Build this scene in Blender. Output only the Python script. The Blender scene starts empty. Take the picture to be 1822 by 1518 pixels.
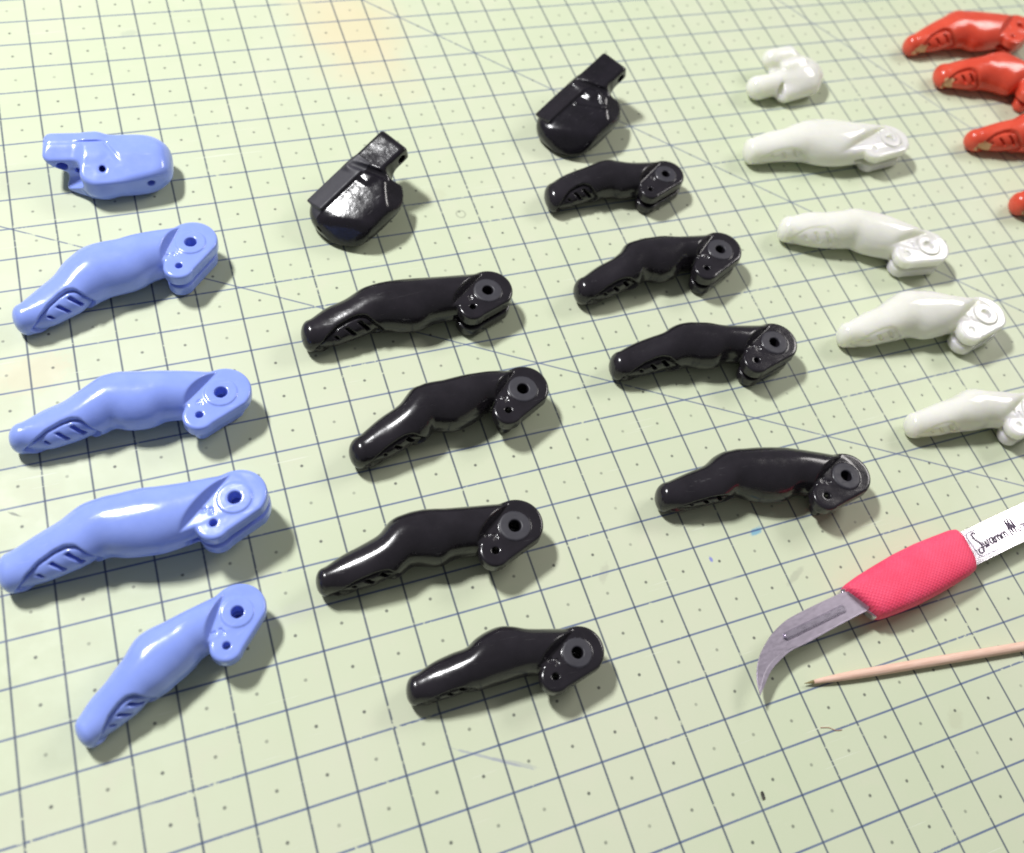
import bpy, bmesh, math, random
import numpy as np
from mathutils import Vector

# ------------------------------------------------------------------ units
# all modelling is done in grid cells of the mat (half an inch); U turns them into metres
U = 0.0127
sc = bpy.context.scene
COL = sc.collection

# ------------------------------------------------------------------ camera
cd = bpy.data.cameras.new('camera')
cam = bpy.data.objects.new('camera', cd)
COL.objects.link(cam)
cam.location = (4.49065 * U, -6.21064 * U, 22.24657 * U)
cam.rotation_euler = (0.5866995, -0.1917784, -0.3534720)
cd.sensor_fit = 'HORIZONTAL'
cd.sensor_width = 36.0
cd.lens = 36.0 * 1828.377 / 1822.0
cd.shift_x = -104.9585 / 1822.0
cd.shift_y = -90.2433 / 1822.0
cd.clip_start = 0.005
cd.clip_end = 20.0
cd.dof.use_dof = True
cd.dof.focus_distance = 25.0 * U
cd.dof.aperture_fstop = 12.0
sc.camera = cam

# ------------------------------------------------------------------ light
world = bpy.data.worlds.new('World')
sc.world = world
world.use_nodes = True
bg = world.node_tree.nodes['Background']
bg.inputs['Color'].default_value = (0.98, 0.98, 1.0, 1)
bg.inputs['Strength'].default_value = 0.165


def area_light(name, loc, target, sx, sy, power, color, spin=0.0):
    ld = bpy.data.lights.new(name, 'AREA')
    ld.shape = 'RECTANGLE'
    ld.size = sx * U
    ld.size_y = sy * U
    ld.energy = power
    ld.color = color
    o = bpy.data.objects.new(name, ld)
    COL.objects.link(o)
    o.location = Vector(loc) * U
    d = (Vector(target) - Vector(loc)).normalized()
    q = d.to_track_quat('-Z', 'Y')
    o.rotation_mode = 'QUATERNION'
    from mathutils import Quaternion
    o.rotation_quaternion = q @ Quaternion((0, 0, 1), spin)
    return o


area_light('desk_lamp_light', (-18, 42, 70), (11, 6, 0), 12, 7, 13.5, (1.0, 1.0, 1.0), math.radians(35))
area_light('ceiling_light', (80, 25, 55), (20, 5, 0), 34, 20, 4.6, (1.0, 0.96, 0.93), 0.0)

sc.view_settings.view_transform = 'Standard'
sc.view_settings.look = 'None'
sc.view_settings.exposure = 0.0
sc.view_settings.gamma = 1.0
sc.render.engine = 'CYCLES'
sc.cycles.filter_width = 1.9
sc.cycles.max_bounces = 14
sc.cycles.diffuse_bounces = 9
sc.cycles.transmission_bounces = 12


# ------------------------------------------------------------------ material helpers
class NT:
    def __init__(self, name):
        self.m = bpy.data.materials.new(name)
        self.m.use_nodes = True
        self.t = self.m.node_tree
        self.bsdf = self.t.nodes['Principled BSDF']

    def n(self, kind, **kw):
        nd = self.t.nodes.new(kind)
        for k, v in kw.items():
            setattr(nd, k, v)
        return nd

    def link(self, a, b):
        self.t.links.new(a, b)

    def put(self, sock, v):
        if isinstance(v, bpy.types.NodeSocket):
            self.link(v, sock)
        else:
            sock.default_value = v

    def math(self, op, a, b=0.0, c=None, clamp=False):
        nd = self.n('ShaderNodeMath', operation=op)
        nd.use_clamp = clamp
        self.put(nd.inputs[0], a)
        self.put(nd.inputs[1], b)
        if c is not None:
            self.put(nd.inputs[2], c)
        return nd.outputs[0]

    def ramp(self, v, lo, hi, a=0.0, b=1.0):
        nd = self.n('ShaderNodeMapRange')
        nd.interpolation_type = 'SMOOTHSTEP'
        self.put(nd.inputs[0], v)
        nd.inputs[1].default_value = lo
        nd.inputs[2].default_value = hi
        nd.inputs[3].default_value = a
        nd.inputs[4].default_value = b
        return nd.outputs[0]

    def mix(self, f, a, b, mode='MIX'):
        nd = self.n('ShaderNodeMix', data_type='RGBA', blend_type=mode)
        self.put(nd.inputs[0], f)
        self.put(nd.inputs[6], a)
        self.put(nd.inputs[7], b)
        return nd.outputs[2]

    def noise(self, vec, scale, detail=3.0, rough=0.5, out=0):
        nd = self.n('ShaderNodeTexNoise')
        if vec is not None:
            self.link(vec, nd.inputs['Vector'])
        nd.inputs['Scale'].default_value = scale
        nd.inputs['Detail'].default_value = detail
        nd.inputs['Roughness'].default_value = rough
        return nd.outputs[out]

    def objco(self, scale=(1 / U,) * 3, rot=(0, 0, 0), loc=(0, 0, 0)):
        tc = self.n('ShaderNodeTexCoord')
        mp = self.n('ShaderNodeMapping')
        self.link(tc.outputs['Object'], mp.inputs[0])
        mp.inputs['Location'].default_value = loc
        mp.inputs['Rotation'].default_value = rot
        mp.inputs['Scale'].default_value = scale
        return mp.outputs[0]

    def bump(self, h, strength, dist):
        nd = self.n('ShaderNodeBump')
        nd.inputs['Strength'].default_value = strength
        nd.inputs['Distance'].default_value = dist
        self.link(h, nd.inputs['Height'])
        self.link(nd.outputs[0], self.bsdf.inputs['Normal'])

    def set(self, **kw):
        for k, v in kw.items():
            self.put(self.bsdf.inputs[k.replace('_', ' ')], v)


def rgb(r, g, b):
    return (r, g, b, 1.0)


def plastic(name, base, vary, rough, sss=0.0, radius=(0.2, 0.2, 0.2), sscale=0.1, bumpy=0.25, coat=0.0, spec=0.5):
    k = NT(name)
    co = k.objco()
    n1 = k.noise(co, 1.6, 4, 0.6)
    k.set(Base_Color=k.mix(k.ramp(n1, 0.3, 0.7), rgb(*base), rgb(*vary)))
    n2 = k.noise(co, 5.0, 5, 0.65)
    sc_ = k.noise(k.objco(scale=(1.2 / U, 14 / U, 14 / U), rot=(0.3, 0.2, 0.7)), 1.0, 3, 0.6)
    scuff = k.ramp(sc_, 0.62, 0.72, 0.0, 0.16)
    k.set(Roughness=k.math('ADD', k.ramp(n2, 0.3, 0.75, rough * 0.88, rough * 1.3), scuff))
    k.bsdf.inputs['Specular IOR Level'].default_value = spec
    if sss:
        k.bsdf.subsurface_method = 'RANDOM_WALK'
        k.set(Subsurface_Weight=sss, Subsurface_Radius=radius, Subsurface_Scale=sscale * U)
    if coat:
        k.set(Coat_Weight=coat, Coat_Roughness=0.12)
    # soft dents of a hand-cleaned casting and a fine grain
    a = k.noise(co, 2.2, 3, 0.5)
    b = k.noise(co, 26.0, 3, 0.6)
    m = k.noise(co, 7.0, 4, 0.65)
    h = k.math('ADD', k.math('ADD', k.math('MULTIPLY', a, 1.0), k.math('MULTIPLY', b, 0.06)), k.math('MULTIPLY', m, 0.16))
    k.bump(h, bumpy * 0.35, 0.08 * U)
    return k.m


def milky(name):
    """cloudy plastic: light wanders through it"""
    k = NT(name)
    co = k.objco()
    n1 = k.noise(co, 1.3, 4, 0.6)
    k.set(Base_Color=k.mix(k.ramp(n1, 0.3, 0.7), rgb(0.715, 0.71, 0.665), rgb(0.75, 0.745, 0.705)), Roughness=0.09)
    k.bsdf.subsurface_method = 'RANDOM_WALK'
    k.set(Subsurface_Weight=1.0, Subsurface_Radius=(0.9, 1.0, 0.62), Subsurface_Scale=0.75 * U)
    a = k.noise(co, 3.0, 3, 0.5)
    k.bump(a, 0.05, 0.08 * U)
    return k.m


# ------------------------------------------------------------------ mat
def make_mat_material():
    k = NT('printed_mat')
    co = k.objco()
    sep = k.n('ShaderNodeSeparateXYZ')
    k.link(co, sep.inputs[0])
    # slightly wavering print
    x, y = sep.outputs[0], sep.outputs[1]
    W = 0.0205

    def line(d, w, soft=0.014):
        return k.ramp(d, w + soft, w - soft * 0.6)

    def dist_int(v):   # distance to the nearest whole number
        f = k.math('FRACT', k.math('ADD', v, 100.5))
        return k.math('ABSOLUTE', k.math('SUBTRACT', f, 0.5))
    dx, dy = dist_int(x), dist_int(y)
    lx, ly = line(dx, W), line(dy, W)

    def slanted(px, py, ang, lo, hi):
        nx, ny = -math.sin(ang), math.cos(ang)
        d = k.math('ABSOLUTE', k.math('ADD', k.math('ADD', k.math('MULTIPLY', x, nx), k.math('MULTIPLY', y, ny)), -(px * nx + py * ny)))
        return line(d, W * 0.85)
    s30 = slanted(13, 7.03, math.radians(-30), 0, 0)
    s45 = slanted(17, 17, math.radians(-45), 0, 0)
    s60 = slanted(31.0, 13.98, math.radians(-60.3), 0, 0)
    slant = k.math('MAXIMUM', k.math('MAXIMUM', s30, s45), s60)
    # dots in the middle of each cell
    hx = k.math('SUBTRACT', 0.5, dx)
    hy = k.math('SUBTRACT', 0.5, dy)
    dr = k.math('SQRT', k.math('ADD', k.math('MULTIPLY', hx, hx), k.math('MULTIPLY', hy, hy)))
    dot = k.ramp(dr, 0.052, 0.02)
    dotfade = k.ramp(k.noise(co, 0.55, 3, 0.6), 0.25, 0.62, 0.25, 1.0)
    dot = k.math('MULTIPLY', dot, dotfade)

    # print worn away: fine dashes everywhere, heavier in patches
    wn = k.noise(co, 6.0, 4, 0.7)
    wp = k.noise(co, 0.42, 3, 0.6)
    thr = k.math('ADD', wn, k.math('MULTIPLY', k.ramp(wp, 0.45, 0.75), 0.16))
    keep = k.ramp(thr, 0.635, 0.71, 1.0, 0.12)
    # knife cuts through the print
    cut = None
    for (ang, sx, lo, off) in ((0.5, 9.0, 0.74, 0), (1.9, 8.0, 0.745, 4.3), (-0.35, 7.0, 0.75, 9.1), (1.2, 24.0, 0.735, 2.2), (-0.9, 22.0, 0.735, 6.7), (0.1, 26.0, 0.74, 5.1)):
        c2 = k.objco(scale=(0.35 / U, sx / U, 1 / U), rot=(0, 0, ang), loc=(off, off * 0.7, 0))
        nn = k.ramp(k.noise(c2, 1.0, 2, 0.5), lo, lo + 0.03)
        cut = nn if cut is None else k.math('MAXIMUM', cut, nn)
    keep = k.math('MULTIPLY', keep, k.math('SUBTRACT', 1.0, k.math('MULTIPLY', cut, 0.8)))

    # base colour: pale green with washed, dirty and yellowed patches
    n0 = k.noise(co, 0.12, 4, 0.6)
    n1 = k.noise(co, 0.9, 5, 0.65)
    n2 = k.noise(co, 9.0, 4, 0.7)
    base = k.mix(k.ramp(n0, 0.35, 0.68), rgb(0.545, 0.602, 0.425), rgb(0.575, 0.612, 0.455))
    base = k.mix(k.math('MULTIPLY', k.ramp(n1, 0.5, 0.78), 0.30), base, rgb(0.62, 0.60, 0.48))
    base = k.mix(k.math('MULTIPLY', k.ramp(n2, 0.55, 0.8), 0.16), base, rgb(0.50, 0.55, 0.39))
    # worn pale scratches
    base = k.mix(k.math('MULTIPLY', cut, 0.55), base, rgb(0.68, 0.72, 0.60))

    def spot(cx, cy, rx, ry, ang=0.0, ragged=0.35, nscale=1.2):
        c, s = math.cos(ang), math.sin(ang)
        ux = k.math('SUBTRACT', x, cx)
        uy = k.math('SUBTRACT', y, cy)
        a = k.math('DIVIDE', k.math('ADD', k.math('MULTIPLY', ux, c), k.math('MULTIPLY', uy, s)), rx)
        b = k.math('DIVIDE', k.math('ADD', k.math('MULTIPLY', ux, -s), k.math('MULTIPLY', uy, c)), ry)
        r = k.math('SQRT', k.math('ADD', k.math('MULTIPLY', a, a), k.math('MULTIPLY', b, b)))
        nz = k.noise(co, nscale, 3, 0.6)
        return k.math('ADD', r, k.math('MULTIPLY', k.math('SUBTRACT', nz, 0.5), ragged * 2))
    # soft orange-peach tint mixed into the base at the far edge
    st = k.ramp(spot(11.3, 20.6, 1.9, 3.4, 0.2, 0.5, 0.5), 1.25, 0.25, 0.0, 0.38)
    base = k.mix(st, base, rgb(0.74, 0.54, 0.30))
    # pen smears and smudges (place, size, turn, strength, colour)
    for (cx, cy, rx, ry, ang, amt, colr) in SMEARS:
        m_ = k.ramp(spot(cx, cy, rx, ry, ang, 0.55, 7.0), 1.15, 0.55, 0.0, amt)
        base = k.mix(m_, base, rgb(*colr))
    # prints over the base
    cn = k.noise(co, 1.3, 3, 0.6)
    colx = k.mix(k.ramp(cn, 0.35, 0.7), rgb(0.045, 0.066, 0.110), rgb(0.080, 0.102, 0.145))
    coly = k.mix(k.ramp(cn, 0.3, 0.7), rgb(0.050, 0.085, 0.235), rgb(0.095, 0.135, 0.26))
    c = k.mix(k.math('MULTIPLY', k.math('MULTIPLY', slant, keep), 0.82), base, rgb(0.075, 0.105, 0.23))
    c = k.mix(k.math('MULTIPLY', k.math('MULTIPLY', ly, keep), 0.86), c, coly)
    c = k.mix(k.math('MULTIPLY', k.math('MULTIPLY', lx, keep), 0.88), c, colx)
    c = k.mix(k.math('MULTIPLY', dot, 0.85), c, rgb(0.05, 0.055, 0.055))
    # the small printed ring
    rr = k.math('SQRT', k.math('ADD', k.math('POWER', k.math('SUBTRACT', x, RING[0]), 2.0), k.math('POWER', k.math('SUBTRACT', y, RING[1]), 2.0)))
    c = k.mix(k.ramp(k.math('ABSOLUTE', k.math('SUBTRACT', rr, 0.13)), 0.035, 0.01, 0.0, 0.4), c, rgb(0.16, 0.17, 0.14))
    k.set(Base_Color=c, Roughness=k.ramp(n1, 0.3, 0.7, 0.46, 0.6))
    k.bsdf.inputs['Specular IOR Level'].default_value = 0.35
    g = k.noise(co, 60.0, 3, 0.6)
    h = k.math('SUBTRACT', k.math('MULTIPLY', g, 0.3), k.math('MULTIPLY', cut, 0.6))
    k.bump(h, 0.25, 0.012 * U)
    return k.m


SMEARS = [
    (16.772, 0.981, 0.20, 0.10, 0.3, 0.75, (0.10, 0.36, 0.55)),
    (15.313, 0.605, 0.05, 0.09, 0.0, 0.8, (0.16, 0.18, 0.60)),
    (8.75, -2.2, 0.95, 0.035, -0.55, 0.5, (0.25, 0.27, 0.40)),
    (9.2, -2.45, 0.55, 0.06, -0.5, 0.35, (0.28, 0.30, 0.38)),
    (17.223, -0.384, 0.35, 0.10, 0.5, 0.3, (0.24, 0.25, 0.20)),
    (4.3, 4.2, 0.5, 0.06, 0.9, 0.25, (0.30, 0.32, 0.28)),
    (5.6, 2.0, 0.7, 0.25, 0.1, 0.15, (0.62, 0.60, 0.55)),
    (11.9, 13.2, 0.5, 0.3, 0.2, 0.12, (0.35, 0.33, 0.20)),
    (4.728, 21.124, 0.28, 0.16, 0.2, 0.35, (0.36, 0.42, 0.34)),
    (1.077, 9.424, 0.9, 0.6, 0.2, 0.22, (0.72, 0.50, 0.36)),
    (12.6, 1.0, 0.28, 0.12, 1.0, 0.25, (0.30, 0.28, 0.24)),
    (19.4, -4.678, 0.30, 0.2, 1.0, 0.18, (0.35, 0.33, 0.22)),
    (0.37, 5.841, 0.16, 0.035, -0.6, 0.7, (0.12, 0.13, 0.12)),
]
RING = (12.522, 12.404)

ss_ = lambda t: (lambda t: t * t * (3 - 2 * t))(np.clip(t, 0.0, 1.0))


# ------------------------------------------------------------------ solid modelling by distance fields
def smin(a, b, k):
    h = np.clip(0.5 + 0.5 * (b - a) / k, 0, 1)
    return b * (1 - h) + a * h - k * h * (1 - h)


def smax(a, b, k):
    return -smin(-a, -b, k)


def capsule(P, a, b, r0, r1=None):
    r1 = r0 if r1 is None else r1
    ax, ay, az = a
    d = np.array(b, float) - np.array(a, float)
    L2 = (d * d).sum()
    px, py, pz = P[0] - ax, P[1] - ay, P[2] - az
    t = np.clip((px * d[0] + py * d[1] + pz * d[2]) / L2, 0, 1)
    return np.sqrt((px - d[0] * t) ** 2 + (py - d[1] * t) ** 2 + (pz - d[2] * t) ** 2) - (r0 + (r1 - r0) * t)


def ellipsoid(P, c, r):
    q = [(P[i] - c[i]) / r[i] for i in range(3)]
    k0 = np.sqrt(q[0] ** 2 + q[1] ** 2 + q[2] ** 2)
    k1 = np.sqrt((q[0] / r[0]) ** 2 + (q[1] / r[1]) ** 2 + (q[2] / r[2]) ** 2) + 1e-9
    return k0 * (k0 - 1) / k1


def rbox(P, c, half, r, rz=0.0, tilt=0.0):
    x, y, z = P[0] - c[0], P[1] - c[1], P[2] - c[2]
    if rz:
        cc, s = math.cos(rz), math.sin(rz)
        x, y = x * cc + y * s, -x * s + y * cc
    if tilt:    # about the local x axis
        cc, s = math.cos(tilt), math.sin(tilt)
        y, z = y * cc + z * s, -y * s + z * cc
    qx, qy, qz = abs(x) - half[0] + r, abs(y) - half[1] + r, abs(z) - half[2] + r
    out = np.sqrt(np.maximum(qx, 0) ** 2 + np.maximum(qy, 0) ** 2 + np.maximum(qz, 0) ** 2)
    return out + np.minimum(np.maximum(qx, np.maximum(qy, qz)), 0) - r


def cyl(P, c, axis, r, half=9.0):
    """cylinder along x, y or z"""
    i = 'xyz'.index(axis)
    o = [j for j in range(3) if j != i]
    d = np.sqrt((P[o[0]] - c[o[0]]) ** 2 + (P[o[1]] - c[o[1]]) ** 2) - r
    return np.maximum(d, abs(P[i] - c[i]) - half)


def seg2(x, y, a, b):
    d = (b[0] - a[0], b[1] - a[1])
    L2 = d[0] ** 2 + d[1] ** 2 + 1e-12
    t = np.clip(((x - a[0]) * d[0] + (y - a[1]) * d[1]) / L2, 0, 1)
    return np.sqrt((x - a[0] - d[0] * t) ** 2 + (y - a[1] - d[1] * t) ** 2)


def surface_nets(D, org, h):
    s = D < 0
    nx, ny, nz = D.shape
    c = np.zeros((nx - 1, ny - 1, nz - 1), np.int8)
    for i in (0, 1):
        for j in (0, 1):
            for k in (0, 1):
                c += s[i:nx - 1 + i, j:ny - 1 + j, k:nz - 1 + k]
    act = (c > 0) & (c < 8)
    idx = np.argwhere(act)
    vid = np.full(act.shape, -1, np.int64)
    vid[act] = np.arange(len(idx))
    acc = np.zeros((len(idx), 3))
    cnt = np.zeros(len(idx))
    corners = [(i, j, k) for i in (0, 1) for j in (0, 1) for k in (0, 1)]
    for a in corners:
        for ax in range(3):
            if a[ax]:
                continue
            b = list(a)
            b[ax] = 1
            da = D[idx[:, 0] + a[0], idx[:, 1] + a[1], idx[:, 2] + a[2]]
            db = D[idx[:, 0] + b[0], idx[:, 1] + b[1], idx[:, 2] + b[2]]
            m = (da < 0) != (db < 0)
            t = np.where(m, da / np.where(m, da - db, 1), 0)
            p = np.array(a, float)[None].repeat(len(idx), 0)
            p[:, ax] = t
            acc[m] += p[m]
            cnt[m] += 1
    v = idx + acc / cnt[:, None]
    # gradient of the field at the vertices for clean shading
    g = np.gradient(D)
    i0 = np.clip(np.floor(v).astype(int), 0, np.array(D.shape) - 2)
    f = v - i0
    nrm = np.zeros_like(v)
    for a in corners:
        w = np.prod([f[:, q] if a[q] else 1 - f[:, q] for q in range(3)], axis=0)
        for q in range(3):
            nrm[:, q] += w * g[q][i0[:, 0] + a[0], i0[:, 1] + a[1], i0[:, 2] + a[2]]
    nrm /= np.linalg.norm(nrm, axis=1)[:, None] + 1e-12
    quads = []
    for ax in range(3):
        sl0 = [slice(1, -1)] * 3
        sl1 = [slice(1, -1)] * 3
        sl0[ax] = slice(0, D.shape[ax] - 1)
        sl1[ax] = slice(1, D.shape[ax])
        A, B = s[tuple(sl0)], s[tuple(sl1)]
        e = np.argwhere(A != B)
        flip = B[A != B]
        off = np.ones(3, int)
        off[ax] = 0
        e = e + off
        o1, o2 = [q for q in range(3) if q != ax]
        u1 = np.zeros(3, int)
        u1[o1] = 1
        u2 = np.zeros(3, int)
        u2[o2] = 1
        q = [vid[tuple((e - u1 - u2).T)], vid[tuple((e - u2).T)], vid[tuple(e.T)], vid[tuple((e - u1).T)]]
        q = np.stack(q, 1)
        if ax == 1:
            flip = ~flip
        q[flip] = q[flip][:, ::-1]
        quads.append(q)
    return v * h + np.array(org), nrm, np.concatenate(quads)


def link_mesh(name, verts, faces, mat, parent=None, normals=None, smooth=True):
    me = bpy.data.meshes.new(name)
    if isinstance(faces, np.ndarray):
        faces = faces.tolist()
    me.from_pydata((np.asarray(verts, float) * U).tolist(), [], faces)
    me.materials.append(mat)
    if smooth:
        me.polygons.foreach_set('use_smooth', [True] * len(me.polygons))
    if normals is not None:
        me.normals_split_custom_set_from_vertices(np.asarray(normals).tolist())
    me.update()
    o = bpy.data.objects.new(name, me)
    COL.objects.link(o)
    if parent:
        o.parent = parent
    return o


def split_parts(root, V, N, Q, cls, names, mats):
    """cut one closed surface into named neighbouring parts that share their shading"""
    for ci, (nm, mt) in enumerate(zip(names, mats)):
        q = Q[cls == ci]
        if len(q) < 4:
            continue
        used = np.unique(q)
        remap = np.full(len(V), -1)
        remap[used] = np.arange(len(used))
        link_mesh(nm, V[used], remap[q], mt, root, N[used])


def thing(name, label, cat, group=None, loc=(0, 0, 0), rz=0.0):
    o = bpy.data.objects.new(name, None)
    o.empty_display_size = 0.01
    COL.objects.link(o)
    o.location = Vector(loc) * U
    o.rotation_euler = (0, 0, rz)
    o['label'] = label
    o['category'] = cat
    if group:
        o['group'] = group
    return o


def grid(x0, x1, y0, y1, z0, z1, h):
    xs = np.arange(x0, x1 + h, h)
    ys = np.arange(y0, y1 + h, h)
    zs = np.arange(z0, z1 + h, h)
    return xs, ys, zs

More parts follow.
